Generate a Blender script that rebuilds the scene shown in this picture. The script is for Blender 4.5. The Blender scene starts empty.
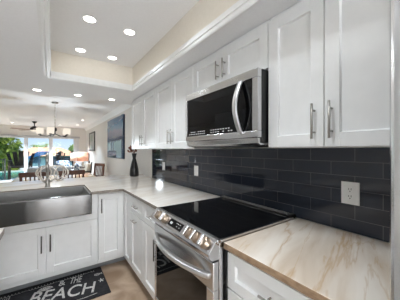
import bpy, bmesh, math, random
from math import pi, sin, cos, radians as R
from mathutils import Vector, Matrix
random.seed(7)
C = bpy.context.scene.collection
SC = bpy.context.scene

# ------------------------------------------------------------------ camera
cd = bpy.data.cameras.new('camera'); cam = bpy.data.objects.new('camera', cd); C.objects.link(cam)
cam.location = (0, 0, 1.36); cam.rotation_euler = (pi / 2, 0, -R(35.0))
cd.sensor_width = 36.0; cd.lens = 36.0 * 213.0 / 400.0; cd.clip_start = 0.02; cd.clip_end = 500
SC.camera = cam

# ------------------------------------------------------------------ world: bright hazy sky, blue over the water (+y), added white fill glow behind
w = bpy.data.worlds.new('sky'); SC.world = w; w.use_nodes = True
nt = w.node_tree; nt.nodes.clear()
def wn(t, **k):
    n = nt.nodes.new(t)
    for a, b in k.items(): setattr(n, a, b)
    return n
tc = wn('ShaderNodeTexCoord'); sp = wn('ShaderNodeSeparateXYZ'); nt.links.new(tc.outputs['Generated'], sp.inputs[0])
rz = wn('ShaderNodeValToRGB'); nt.links.new(sp.outputs['Z'], rz.inputs[0])
e = rz.color_ramp.elements
e[0].position = 0.0; e[0].color = (0.56, 0.66, 0.76, 1); e[1].position = 0.5; e[1].color = (0.18, 0.34, 0.64, 1)
m_ = e.new(0.08); m_.color = (0.34, 0.50, 0.72, 1)
ry = wn('ShaderNodeValToRGB'); ay = wn('ShaderNodeMath', operation='MULTIPLY_ADD'); ay.inputs[1].default_value = .5; ay.inputs[2].default_value = .5
nt.links.new(sp.outputs['Y'], ay.inputs[0]); nt.links.new(ay.outputs[0], ry.inputs[0])
ry.color_ramp.elements[0].position = .17; ry.color_ramp.elements[0].color = (1, 1, 1, 1)
ry.color_ramp.elements[1].position = .32; ry.color_ramp.elements[1].color = (0, 0, 0, 1)
mx = wn('ShaderNodeMix', data_type='RGBA'); mx.inputs['B'].default_value = (7.0, 7.4, 7.8, 1)
nt.links.new(ry.outputs[0], mx.inputs['Factor']); nt.links.new(rz.outputs[0], mx.inputs['A'])
bg = wn('ShaderNodeBackground'); wo = wn('ShaderNodeOutputWorld'); bg.inputs['Strength'].default_value = 1.15
nt.links.new(mx.outputs['Result'], bg.inputs['Color']); nt.links.new(bg.outputs[0], wo.inputs[0])

# ------------------------------------------------------------------ sun (lights the garden beyond the sliding doors)
sl = bpy.data.lights.new('sun', 'SUN'); so = bpy.data.objects.new('sun', sl); C.objects.link(so)
sl.energy = 2.6; sl.angle = R(1.0); sl.color = (1, .95, .86)
so.rotation_euler = (R(27), R(12), 0)

# exposure
vs = SC.view_settings
vs.view_transform = 'Standard'; vs.look = 'None'; vs.exposure = 0.38; vs.gamma = 1.0; vs.use_curve_mapping = False
CAN_W = 1.5
LIV_W = 74.0
SC.cycles.max_bounces = 10; SC.cycles.diffuse_bounces = 5; SC.cycles.glossy_bounces = 5; SC.cycles.transparent_max_bounces = 12
SC.cycles.sample_clamp_indirect = 6.0
SC.cycles.caustics_reflective = False; SC.cycles.caustics_refractive = False

# ------------------------------------------------------------------ materials
def srgb(r, g, b):
    f = lambda c: (c / 255 / 12.92) if c / 255 <= .04045 else ((c / 255 + .055) / 1.055) ** 2.4
    return (f(r), f(g), f(b), 1.0)
def mat(name, col=(200, 200, 200), rough=.5, metal=0.0, **kw):
    m = bpy.data.materials.new(name); m.use_nodes = True
    b = m.node_tree.nodes['Principled BSDF']
    b.inputs['Base Color'].default_value = srgb(*col); b.inputs['Roughness'].default_value = rough; b.inputs['Metallic'].default_value = metal
    for k, v in kw.items(): b.inputs[k].default_value = v
    return m
def nodes(m): return m.node_tree.nodes, m.node_tree.links, m.node_tree.nodes['Principled BSDF']
def noise_col(m, c1, c2, scale=(5, 5, 5), detail=4, lo=.35, hi=.65, bump=0.0, rough=None):
    """base colour varies between two colours by an object-space noise"""
    N, L, b = nodes(m)
    t = N.new('ShaderNodeTexCoord'); mp = N.new('ShaderNodeMapping'); mp.inputs['Scale'].default_value = scale
    n = N.new('ShaderNodeTexNoise'); n.inputs['Scale'].default_value = 1.0; n.inputs['Detail'].default_value = detail
    r = N.new('ShaderNodeValToRGB'); r.color_ramp.elements[0].position = lo; r.color_ramp.elements[1].position = hi
    r.color_ramp.elements[0].color = srgb(*c1); r.color_ramp.elements[1].color = srgb(*c2)
    L.new(t.outputs['Object'], mp.inputs[0]); L.new(mp.outputs[0], n.inputs[0]); L.new(n.outputs['Fac'], r.inputs[0]); L.new(r.outputs[0], b.inputs['Base Color'])
    if bump:
        bp = N.new('ShaderNodeBump'); bp.inputs['Strength'].default_value = bump; bp.inputs['Distance'].default_value = .002
        L.new(n.outputs['Fac'], bp.inputs['Height']); L.new(bp.outputs[0], b.inputs['Normal'])
    return m
def emit(name, col, strength):
    m = bpy.data.materials.new(name); m.use_nodes = True
    N = m.node_tree.nodes; N.clear(); e = N.new('ShaderNodeEmission'); o = N.new('ShaderNodeOutputMaterial')
    e.inputs[0].default_value = srgb(*col); e.inputs[1].default_value = strength; m.node_tree.links.new(e.outputs[0], o.inputs[0]); return m

M = {}
M['wall'] = noise_col(mat('wall_paint', rough=.7), (217, 213, 207), (221, 217, 211), (40, 40, 40))
M['traywall'] = noise_col(mat('tray_paint', rough=.7), (228, 221, 208), (231, 224, 212), (40, 40, 40))
M['ceil'] = noise_col(mat('ceiling_paint', rough=.75), (238, 238, 239), (241, 241, 242), (60, 60, 60), bump=.15)
M['trim'] = noise_col(mat('trim_paint', rough=.35), (232, 232, 231), (236, 236, 235), (20, 20, 20))
M['cab'] = noise_col(mat('cabinet_lacquer', rough=.32), (234, 234, 233), (237, 237, 236), (15, 15, 15))
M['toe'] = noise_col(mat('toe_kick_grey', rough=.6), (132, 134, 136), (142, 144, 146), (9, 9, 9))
def steel(name, col, rough, stretch, bump=.06):
    m = mat(name, col, rough, 1.0)
    N, L, b = nodes(m)
    t = N.new('ShaderNodeTexCoord'); mp = N.new('ShaderNodeMapping'); mp.inputs['Scale'].default_value = stretch
    n = N.new('ShaderNodeTexNoise'); n.inputs['Scale'].default_value = 1; n.inputs['Detail'].default_value = 2
    bp = N.new('ShaderNodeBump'); bp.inputs['Strength'].default_value = bump; bp.inputs['Distance'].default_value = .001
    L.new(t.outputs['Object'], mp.inputs[0]); L.new(mp.outputs[0], n.inputs[0]); L.new(n.outputs['Fac'], bp.inputs['Height']); L.new(bp.outputs[0], b.inputs['Normal'])
    return m
M['steel'] = steel('brushed_steel', (212, 212, 213), .2, (20, 3, 500))
M['sinksteel'] = steel('sink_steel', (100, 99, 98), .12, (2, 20, 420), .14)
for k_ in ('sinksteel', 'steel'): M[k_].node_tree.nodes['Principled BSDF'].inputs['Anisotropic'].default_value = .8
for k_ in ('sinksteel', 'steel'): M[k_].node_tree.nodes['Principled BSDF'].inputs['Anisotropic Rotation'].default_value = .25
M['basinsteel'] = steel('basin_steel', (150, 148, 146), .42, (30, 30, 30), .02)
M['nickel'] = steel('brushed_nickel', (172, 168, 162), .3, (300, 300, 40))
M['darkhandle'] = steel('dark_pewter', (98, 93, 88), .35, (300, 300, 40))
M['nickel_bright'] = steel('satin_steel', (222, 222, 222), .3, (40, 40, 40), .01)
M['knobmetal'] = steel('floor_tinted_knob', (176, 158, 140), .3, (60, 60, 60), .02)  # stainless knobs; tan reflection of the floor put into the colour
M['chrome'] = steel('polished_steel', (215, 215, 217), .14, (30, 30, 30), .01)
M['black'] = noise_col(mat('black_enamel', rough=.35), (14, 14, 15), (18, 18, 19), (30, 30, 30))
M['blackglass'] = noise_col(mat('black_glass', rough=.04, **{'Specular IOR Level': .28}), (6, 6, 7), (8, 8, 9), (10, 10, 10))
M['cookglass'] = noise_col(mat('cooktop_glass', rough=.05, **{'Specular IOR Level': .32}), (7, 7, 8), (9, 9, 10), (10, 10, 10))
M['white'] = noise_col(mat('white_plastic', rough=.35), (240, 240, 240), (243, 243, 243), (30, 30, 30))
M['slot'] = noise_col(mat('outlet_slot', rough=.5), (30, 30, 30), (36, 36, 36), (30, 30, 30))
M['mark'] = noise_col(mat('printed_mark', rough=.5), (205, 205, 205), (225, 225, 225), (90, 90, 90))
M['bronze'] = noise_col(mat('dark_bronze', rough=.4, metal=.7), (40, 36, 32), (52, 46, 40), (30, 30, 30))
M['blade'] = noise_col(mat('fan_blade_wood', rough=.5), (120, 102, 88), (140, 120, 104), (6, 40, 40))
M['shade'] = emit('frosted_glass_shade', (255, 244, 228), .78)
M['bulb'] = emit('led_diffuser', (255, 250, 240), 9.0)
M['chairwood'] = noise_col(mat('chair_walnut', rough=.4), (88, 54, 40), (116, 72, 52), (8, 40, 8))
M['tablewood'] = noise_col(mat('table_oak', rough=.12), (196, 164, 120), (214, 184, 142), (3, 30, 30))
M['sofa'] = noise_col(mat('sofa_grey_fabric', rough=.95), (132, 132, 130), (150, 150, 148), (60, 60, 60), bump=.3)
M['cream'] = noise_col(mat('cream_upholstery', rough=.9), (206, 190, 168), (218, 204, 184), (60, 60, 60), bump=.3)
M['pillow'] = noise_col(mat('blue_white_fabric', rough=.9), (74, 98, 128), (226, 230, 232), (16, 16, 16), lo=.46, hi=.54)
M['coral'] = noise_col(mat('coral_lamp_shade', rough=.8), (214, 152, 124), (224, 164, 136), (30, 30, 30))
M['peach'] = noise_col(mat('peach_lamp_shade', rough=.8), (236, 196, 174), (242, 206, 186), (30, 30, 30))
M['vase'] = noise_col(mat('black_ribbed_ceramic', rough=.3), (20, 19, 20), (34, 32, 33), (8, 8, 60))
M['sprig'] = noise_col(mat('dried_flower_brown', rough=.9), (98, 60, 46), (150, 92, 70), (60, 60, 60))
M['leaf'] = noise_col(mat('hedge_leaf', rough=.6), (50, 78, 26), (150, 168, 66), (3, 3, 3), detail=6)
M['leaf2'] = noise_col(mat('tree_leaf', rough=.6), (58, 86, 44), (120, 144, 84), (2, 2, 2))
M['palm'] = noise_col(mat('palm_leaf', rough=.6), (66, 90, 48), (110, 130, 78), (2, 2, 2))
M['trunk'] = noise_col(mat('palm_trunk', rough=.9), (120, 104, 86), (150, 132, 110), (3, 3, 9))
M['water'] = noise_col(mat('pool_water', rough=.08), (58, 182, 176), (112, 214, 204), (1.2, .5, 1))
M['deck'] = noise_col(mat('patio_concrete', rough=.8), (206, 202, 194), (222, 218, 210), (3, 3, 3))
M['lawn'] = noise_col(mat('lawn', rough=.9), (86, 110, 50), (130, 150, 76), (1, 1, 1))
M['chairdark'] = noise_col(mat('patio_chair_brown', rough=.5), (44, 32, 26), (60, 44, 36), (30, 30, 5))
M['fence'] = noise_col(mat('railing_dark', rough=.5), (58, 60, 58), (72, 74, 72), (20, 20, 20))
M['canopy'] = noise_col(mat('umbrella_blue', rough=.8), (60, 164, 222), (76, 180, 232), (6, 6, 6))
M['terra'] = noise_col(mat('roof_terracotta', rough=.9), (168, 128, 102), (188, 148, 120), (1.5, 9, 9))
M['stucco'] = noise_col(mat('house_stucco', rough=.9), (66, 98, 110), (82, 112, 124), (2, 2, 2))
M['houseglass'] = noise_col(mat('house_window_glass', rough=.1), (24, 44, 62), (36, 60, 80), (3, 3, 3))
M['rug'] = noise_col(mat('rug_black', rough=.9), (24, 24, 27), (40, 40, 44), (35, 35, 35), bump=.2)
M['chalk'] = noise_col(mat('rug_chalk_print', rough=.95), (150, 148, 148), (216, 212, 208), (70, 70, 70), lo=.3, hi=.6)
M['valance'] = noise_col(mat('curtain_track_grey', rough=.5), (168, 168, 168), (178, 178, 178), (20, 20, 20))
M['frame'] = noise_col(mat('door_frame_white', rough=.4), (204, 204, 204), (210, 210, 210), (20, 20, 20))
M['canvasdark'] = noise_col(mat('painting_edge_navy', rough=.4), (38, 54, 78), (52, 70, 94), (9, 9, 9))
M['mat'] = noise_col(mat('picture_mat_grey', rough=.3), (138, 140, 134), (150, 152, 146), (9, 9, 9))
M['picgreen'] = noise_col(mat('picture_sage', rough=.3), (84, 100, 84), (110, 124, 108), (9, 9, 9))
M['wire'] = noise_col(mat('pewter_wire', rough=.35, metal=.3), (196, 184, 172), (216, 206, 194), (30, 30, 30))

# thin window glass: mostly clear with a faint mirror
def thin_glass():
    m = bpy.data.materials.new('clear_glass'); m.use_nodes = True
    N = m.node_tree.nodes; N.clear(); L = m.node_tree.links
    a = N.new('ShaderNodeBsdfTransparent'); g = N.new('ShaderNodeBsdfGlossy'); g.inputs['Roughness'].default_value = .02
    x = N.new('ShaderNodeMixShader'); x.inputs[0].default_value = .012; o = N.new('ShaderNodeOutputMaterial')
    a.inputs[0].default_value = (.96, .98, .98, 1)
    L.new(a.outputs[0], x.inputs[1]); L.new(g.outputs[0], x.inputs[2]); L.new(x.outputs[0], o.inputs[0]); return m
M['glass'] = thin_glass()

def stone(name='veined_quartzite', vein=.85, lo=(204, 186, 166), mid=(220, 206, 190), hi=(232, 222, 210)):
    m = mat(name, rough=.1); N, L, b = nodes(m)
    t = N.new('ShaderNodeTexCoord')
    mp = N.new('ShaderNodeMapping'); mp.inputs['Rotation'].default_value = (0, 0, R(-17)); L.new(t.outputs['Object'], mp.inputs[0])
    mp2 = N.new('ShaderNodeMapping'); mp2.inputs['Scale'].default_value = (1.5, 7.0, 3); L.new(mp.outputs[0], mp2.inputs[0])
    n1 = N.new('ShaderNodeTexNoise'); n1.inputs['Scale'].default_value = 1; n1.inputs['Detail'].default_value = 5; n1.inputs['Distortion'].default_value = .6; L.new(mp2.outputs[0], n1.inputs[0])
    base = N.new('ShaderNodeValToRGB'); L.new(n1.outputs['Fac'], base.inputs[0])
    e = base.color_ramp.elements
    e[0].position = .3; e[0].color = srgb(*lo); e[1].position = .62; e[1].color = srgb(*hi)
    q = e.new(.45); q.color = srgb(*mid)
    # fine golden veins: where a stretched noise crosses one value
    mp3 = N.new('ShaderNodeMapping'); mp3.inputs['Scale'].default_value = (.62, 4.6, 2); mp3.inputs['Location'].default_value = (3.1, .37, 0); L.new(mp.outputs[0], mp3.inputs[0])
    n2 = N.new('ShaderNodeTexNoise'); n2.inputs['Scale'].default_value = 1; n2.inputs['Detail'].default_value = 6; n2.inputs['Roughness'].default_value = .5; n2.inputs['Distortion'].default_value = .25; L.new(mp3.outputs[0], n2.inputs[0])
    v = N.new('ShaderNodeValToRGB'); L.new(n2.outputs['Fac'], v.inputs[0]); e = v.color_ramp.elements
    e[0].position = .465; e[0].color = (0, 0, 0, 1); e[1].position = .54; e[1].color = (0, 0, 0, 1)
    q = e.new(.487); q.color = (.62 * vein, .62 * vein, .62 * vein, 1); q = e.new(.497); q.color = (.22 * vein, .22 * vein, .22 * vein, 1)
    mx = N.new('ShaderNodeMix'); mx.data_type = 'RGBA'; mx.inputs['B'].default_value = srgb(180, 138, 82)
    L.new(v.outputs[0], mx.inputs['Factor']); L.new(base.outputs[0], mx.inputs['A'])
    mp4 = N.new('ShaderNodeMapping'); mp4.inputs['Scale'].default_value = (1.2, 9.5, 2); mp4.inputs['Location'].default_value = (7.3, 1.9, 0); L.new(mp.outputs[0], mp4.inputs[0])
    n3 = N.new('ShaderNodeTexNoise'); n3.inputs['Scale'].default_value = 1; n3.inputs['Detail'].default_value = 5; n3.inputs['Distortion'].default_value = .4; L.new(mp4.outputs[0], n3.inputs[0])
    v3 = N.new('ShaderNodeValToRGB'); L.new(n3.outputs['Fac'], v3.inputs[0]); e = v3.color_ramp.elements
    e[0].position = .482; e[0].color = (0, 0, 0, 1); e[1].position = .512; e[1].color = (0, 0, 0, 1); q = e.new(.497); q.color = (.42 * vein, .42 * vein, .42 * vein, 1)
    m3 = N.new('ShaderNodeMix'); m3.data_type = 'RGBA'; m3.inputs['B'].default_value = srgb(186, 146, 88)
    L.new(v3.outputs[0], m3.inputs['Factor']); L.new(mx.outputs['Result'], m3.inputs['A'])
    L.new(m3.outputs['Result'], b.inputs['Base Color'])
    return m
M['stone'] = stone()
M['stoneglare'] = stone('quartzite_glare', .3, (224, 214, 202), (232, 224, 214), (238, 232, 225))  # same stone, paler and less veined: glare put into the colour
M['stoneedge'] = noise_col(mat('stone_edge_bounce_tint', rough=.4), (138, 112, 88), (172, 144, 116), (22, 22, 60))  # same stone as the top; warm floor bounce painted into the edge

M['shadededge'] = noise_col(mat('stone_edge_shaded', rough=.4), (122, 112, 102), (150, 140, 128), (22, 22, 60))  # same stone again; peninsula edge shade put into the colour
def tile():
    m = mat('dark_subway_tile', rough=.05); N, L, b = nodes(m)
    b.inputs['Specular IOR Level'].default_value = .5
    t = N.new('ShaderNodeTexCoord'); s = N.new('ShaderNodeSeparateXYZ'); c = N.new('ShaderNodeCombineXYZ')
    L.new(t.outputs['Object'], s.inputs[0]); ay = N.new('ShaderNodeMath'); ay.inputs[1].default_value = .0153; az = N.new('ShaderNodeMath'); az.inputs[1].default_value = .013
    L.new(s.outputs['Y'], ay.inputs[0]); L.new(s.outputs['Z'], az.inputs[0]); L.new(ay.outputs[0], c.inputs['X']); L.new(az.outputs[0], c.inputs['Y'])
    k = N.new('ShaderNodeTexBrick'); L.new(c.outputs[0], k.inputs['Vector'])
    k.inputs['Scale'].default_value = 1.0; k.inputs['Brick Width'].default_value = .236; k.inputs['Row Height'].default_value = .077
    k.inputs['Mortar Size'].default_value = .0012; k.inputs['Mortar Smooth'].default_value = .2; k.offset = .5
    k.inputs['Color1'].default_value = srgb(36, 42, 54); k.inputs['Color2'].default_value = srgb(42, 48, 60); k.inputs['Mortar'].default_value = srgb(104, 106, 110)
    L.new(k.outputs['Color'], b.inputs['Base Color'])
    # slight waviness of the glaze and each joint sunk
    n = N.new('ShaderNodeTexNoise'); n.inputs['Scale'].default_value = 9; n.inputs['Detail'].default_value = 1; L.new(t.outputs['Object'], n.inputs[0])
    a = N.new('ShaderNodeMath'); a.operation = 'MULTIPLY_ADD'; a.inputs[1].default_value = -1.5; L.new(k.outputs['Fac'], a.inputs[0]); L.new(n.outputs['Fac'], a.inputs[2])
    bp = N.new('ShaderNodeBump'); bp.inputs['Strength'].default_value = .2; bp.inputs['Distance'].default_value = .001
    L.new(a.outputs[0], bp.inputs['Height']); L.new(bp.outputs[0], b.inputs['Normal'])
    return m
M['tile'] = tile()

def floor_tile():
    m = mat('travertine_floor', rough=.3); N, L, b = nodes(m)
    t = N.new('ShaderNodeTexCoord')
    n = N.new('ShaderNodeTexNoise'); n.inputs['Scale'].default_value = 3.2; n.inputs['Detail'].default_value = 7; n.inputs['Distortion'].default_value = .8; L.new(t.outputs['Object'], n.inputs[0])
    r = N.new('ShaderNodeValToRGB'); e = r.color_ramp.elements; L.new(n.outputs['Fac'], r.inputs[0])
    e[0].position = .32; e[0].color = srgb(150, 124, 100); e[1].position = .68; e[1].color = srgb(208, 184, 160)
    k = N.new('ShaderNodeTexBrick'); k.offset = .5; k.inputs['Scale'].default_value = 1; k.inputs['Brick Width'].default_value = .92; k.inputs['Row Height'].default_value = .46
    k.inputs['Mortar Size'].default_value = .003; L.new(t.outputs['Object'], k.inputs['Vector'])
    mx = N.new('ShaderNodeMix'); mx.data_type = 'RGBA'; mx.inputs['B'].default_value = srgb(178, 152, 128)
    L.new(k.outputs['Fac'], mx.inputs['Factor']); L.new(r.outputs[0], mx.inputs['A']); L.new(mx.outputs['Result'], b.inputs['Base Color'])
    return m
M['floor'] = floor_tile()

def art_mat():
    """glossy abstract seascape: blue sky, grey-violet middle, navy bar, lower field with window reflections painted in"""
    m = mat('seascape_with_reflection', rough=.25, **{'Specular IOR Level': .3}); N, L, b = nodes(m)
    t = N.new('ShaderNodeTexCoord'); s = N.new('ShaderNodeSeparateXYZ'); L.new(t.outputs['Generated'], s.inputs[0])
    n = N.new('ShaderNodeTexNoise'); n.inputs['Scale'].default_value = 5; n.inputs['Detail'].default_value = 5; L.new(t.outputs['Generated'], n.inputs[0])
    a = N.new('ShaderNodeMath'); a.operation = 'MULTIPLY_ADD'; a.inputs[1].default_value = .16; a.inputs[2].default_value = -.08; L.new(n.outputs['Fac'], a.inputs[0])
    z = N.new('ShaderNodeMath'); z.operation = 'ADD'; L.new(s.outputs['Z'], z.inputs[0]); L.new(a.outputs[0], z.inputs[1])
    r = N.new('ShaderNodeValToRGB'); L.new(z.outputs[0], r.inputs[0]); e = r.color_ramp.elements
    e[0].position = 0; e[0].color = srgb(137, 151, 159); e[1].position = 1; e[1].color = srgb(29, 67, 96)
    for p, c in ((.15, (129, 147, 151)), (.40, (135, 156, 156)), (.43, (29, 39, 67)), (.50, (43, 55, 82)), (.53, (89, 94, 111)), (.68, (96, 104, 122)), (.74, (72, 104, 127)), (.88, (37, 84, 116))):
        q = e.new(p); q.color = srgb(*c)
    # lower field: window reflection painted in as navy posts and a navy block
    yr = N.new('ShaderNodeValToRGB'); yr.color_ramp.interpolation = 'CONSTANT'; L.new(s.outputs['Y'], yr.inputs[0]); e = yr.color_ramp.elements
    e[0].position = 0; e[0].color = (1, 1, 1, 1); e[1].position = .08; e[1].color = (0, 0, 0, 1)
    for p, c in ((.54, 1), (.60, 0), (.67, 1), (.74, 0)): q = e.new(p); q.color = (c, c, c, 1)
    zr = N.new('ShaderNodeMath'); zr.operation = 'LESS_THAN'; zr.inputs[1].default_value = .42; L.new(z.outputs[0], zr.inputs[0])
    pm = N.new('ShaderNodeMath'); pm.operation = 'MULTIPLY'; L.new(yr.outputs[0], pm.inputs[0]); L.new(zr.outputs[0], pm.inputs[1])
    x1 = N.new('ShaderNodeMix'); x1.data_type = 'RGBA'; x1.inputs['B'].default_value = srgb(58, 70, 98)
    L.new(pm.outputs[0], x1.inputs['Factor']); L.new(r.outputs[0], x1.inputs['A'])
    yb = N.new('ShaderNodeMath'); yb.operation = 'GREATER_THAN'; yb.inputs[1].default_value = .36; L.new(s.outputs['Y'], yb.inputs[0])
    zb = N.new('ShaderNodeMath'); zb.operation = 'LESS_THAN'; zb.inputs[1].default_value = .17; L.new(z.outputs[0], zb.inputs[0])
    bm = N.new('ShaderNodeMath'); bm.operation = 'MULTIPLY'; L.new(yb.outputs[0], bm.inputs[0]); L.new(zb.outputs[0], bm.inputs[1])
    x2 = N.new('ShaderNodeMix'); x2.data_type = 'RGBA'; x2.inputs['B'].default_value = srgb(44, 54, 84)
    L.new(bm.outputs[0], x2.inputs['Factor']); L.new(x1.outputs['Result'], x2.inputs['A'])
    L.new(x2.outputs['Result'], b.inputs['Base Color']); return m
M['art'] = art_mat()

# ------------------------------------------------------------------ mesh helpers
class MB:
    def __init__(s): s.v = []; s.f = []; s.mi = []; s.sm = []
    def add(s, vs, fs, mi=0, smooth=False):
        o = len(s.v); s.v += [tuple(p) for p in vs]
        for f in fs: s.f.append([o + i for i in f]); s.mi.append(mi); s.sm.append(smooth)
        return s
    def box(s, x0, x1, y0, y1, z0, z1, mi=0):
        v = [(x0, y0, z0), (x1, y0, z0), (x1, y1, z0), (x0, y1, z0), (x0, y0, z1), (x1, y0, z1), (x1, y1, z1), (x0, y1, z1)]
        return s.add(v, [(0, 3, 2, 1), (4, 5, 6, 7), (0, 1, 5, 4), (1, 2, 6, 5), (2, 3, 7, 6), (3, 0, 4, 7)], mi)
    def bar(s, p, q, wx, wy=None, mi=0):
        """square bar from p to q"""
        wy = wy or wx; p, q = Vector(p), Vector(q); d = (q - p).normalized()
        u = d.cross(Vector((0, 0, 1)));
        if u.length < 1e-4: u = Vector((1, 0, 0))
        u.normalize(); t = d.cross(u).normalized()
        c = [(-1, -1), (1, -1), (1, 1), (-1, 1)]
        v = [p + u * a * wx / 2 + t * b * wy / 2 for a, b in c] + [q + u * a * wx / 2 + t * b * wy / 2 for a, b in c]
        return s.add(v, [(3, 2, 1, 0), (4, 5, 6, 7), (0, 1, 5, 4), (1, 2, 6, 5), (2, 3, 7, 6), (3, 0, 4, 7)], mi)
    def tube(s, pts, r, n=10, mi=0, closed=False, rs=None):
        pts = [Vector(p) for p in pts]; K = len(pts); rings = []; up = None
        for i, p in enumerate(pts):
            a = pts[(i - 1) % K] if (i > 0 or closed) else p; b = pts[(i + 1) % K] if (i < K - 1 or closed) else p
            d = (b - a).normalized()
            if up is None:
                up = Vector((0, 0, 1)) if abs(d.z) < .9 else Vector((1, 0, 0))
            u = (up - d * up.dot(d))
            if u.length < 1e-5: u = Vector((1, 0, 0)) - d * d.x
            u.normalize(); up = u; t = d.cross(u)
            rr = rs[i] if rs else r
            rings.append([p + (u * cos(2 * pi * k / n) + t * sin(2 * pi * k / n)) * rr for k in range(n)])
        v = [q for ring in rings for q in ring]; f = []
        for i in range(K if closed else K - 1):
            j = (i + 1) % K
            for k in range(n): f.append((i * n + k, i * n + (k + 1) % n, j * n + (k + 1) % n, j * n + k))
        s.add(v, f, mi, True)
        if not closed:
            o = len(s.v) - K * n
            s.f.append([o + k for k in range(n)][::-1]); s.mi.append(mi); s.sm.append(False)
            s.f.append([o + (K - 1) * n + k for k in range(n)]); s.mi.append(mi); s.sm.append(False)
        return s
    def lathe(s, prof, c=(0, 0, 0), n=24, mi=0, axis='z'):
        """prof: (radius, height) list from bottom to top, capped"""
        def P(r, h, a):
            if axis == 'z': return (c[0] + r * cos(a), c[1] + r * sin(a), c[2] + h)
            if axis == 'x': return (c[0] + h, c[1] + r * cos(a), c[2] + r * sin(a))
            return (c[0] + r * sin(a), c[1] + h, c[2] + r * cos(a))
        v = [P(r, h, 2 * pi * k / n) for r, h in prof for k in range(n)]; f = []
        for i in range(len(prof) - 1):
            for k in range(n): f.append((i * n + k, i * n + (k + 1) % n, (i + 1) * n + (k + 1) % n, (i + 1) * n + k))
        o = len(s.v); s.add(v, f, mi, True)
        s.f.append([o + k for k in range(n)][::-1]); s.mi.append(mi); s.sm.append(False)
        s.f.append([o + (len(prof) - 1) * n + k for k in range(n)]); s.mi.append(mi); s.sm.append(False)
        return s
    def prism(s, poly, a0, a1, axis='z', mi=0):
        """extrude a 2-D polygon; axis z: (x,y), axis y: (x,z), axis x: (y,z)"""
        def P(p, a): return (p[0], p[1], a) if axis == 'z' else ((p[0], a, p[1]) if axis == 'y' else (a, p[0], p[1]))
        n = len(poly); v = [P(p, a0) for p in poly] + [P(p, a1) for p in poly]
        return s.add(v, [tuple(range(n))[::-1], tuple(range(n, 2 * n))] + [(i, (i + 1) % n, n + (i + 1) % n, n + i) for i in range(n)], mi)
    def build(s, name, m, parent=None, bevel=0, seg=2, normals=True):
        me = bpy.data.meshes.new(name)
        off = Vector((0, 0, 0)); p = parent
        while p is not None: off += p.location; p = p.parent
        me.from_pydata([tuple(Vector(v) - off) for v in s.v], [], s.f)
        for mm in (m if isinstance(m, (list, tuple)) else [m]): me.materials.append(mm)
        for p_, i, sm in zip(me.polygons, s.mi, s.sm): p_.material_index = i; p_.use_smooth = sm
        if normals:
            b = bmesh.new(); b.from_mesh(me); bmesh.ops.recalc_face_normals(b, faces=b.faces); b.to_mesh(me); b.free()
        o = bpy.data.objects.new(name, me); C.objects.link(o)
        if parent: o.parent = parent
        if bevel:
            d = o.modifiers.new('bevel', 'BEVEL'); d.width = bevel; d.segments = seg; d.limit_method = 'ANGLE'; d.angle_limit = R(40)
        return o

def tag(o, label, cat, group=None):
    o['label'] = label; o['category'] = cat
    if group: o['group'] = group
    return o
def thing(name, label, cat, loc, group=None):
    o = bpy.data.objects.new(name, None); C.objects.link(o); o.location = loc; o.empty_display_size = .1
    return tag(o, label, cat, group)
def struct(o): o['kind'] = 'structure'; return o
def stuff(o): o['kind'] = 'stuff'; return o
def dup(root, loc=None, rz=None, label=None):
    r = root.copy(); C.objects.link(r)
    if loc is not None: r.location = loc
    if rz is not None: r.rotation_euler = (0, 0, rz)
    if label: r['label'] = label
    for ch in root.children:
        c = ch.copy(); C.objects.link(c); c.parent = r
        for g in ch.children:
            d = g.copy(); C.objects.link(d); d.parent = c
    return r

# ------------------------------------------------------------------ the setting
CZ, LZ, TZ = 2.13, 2.42, 2.37           # kitchen, living and tray ceiling heights
struct(MB().box(-3.3, 1.6, -2.2, 12.15, -.1, 0).build('floor', M['floor']))
wk = MB().box(1.34, 1.6, -2.2, 3.65, 0, LZ + .1)
struct(wk.build('wall_right', M['wall']))
struct(MB().box(1.45, 1.6, 3.65, 12.0, 0, LZ + .1).build('wall_dining_side', M['wall']))
struct(MB().box(-1.15, -1.05, -2.2, 3.65, 0, LZ + .1).build('wall_left', M['trim']))
rw = MB().box(-.50, -.20, -2.3, -2.2, 0, LZ + .1).box(.0, .07, -2.3, -2.2, 0, LZ + .1).box(.42, .55, -2.3, -2.2, 0, LZ + .1).box(.90, 1.6, -2.3, -2.2, 0, LZ + .1)  # unseen strips, added: gaps admit the sky fill and streak the sink steel
struct(rw.build('wall_rear_added', M['wall']))
struct(MB().box(-3.3, -1.15, 3.55, 3.65, 0, LZ + .1).build('wall_living_near', M['wall']))
struct(MB().box(-3.3, -3.2, 3.65, 12.0, 0, LZ + .1).build('wall_living_left', M['wall']))
# far wall with the sliding-door opening
OX0, OX1, OZ = -2.9, 1.02, 1.95
struct(MB().box(OX1, 1.6, 12.0, 12.15, 0, LZ + .1).box(-3.3, OX0, 12.0, 12.15, 0, LZ + .1).box(OX0, OX1, 12.0, 12.15, OZ, LZ + .1).build('wall_back', M['wall']))
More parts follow.
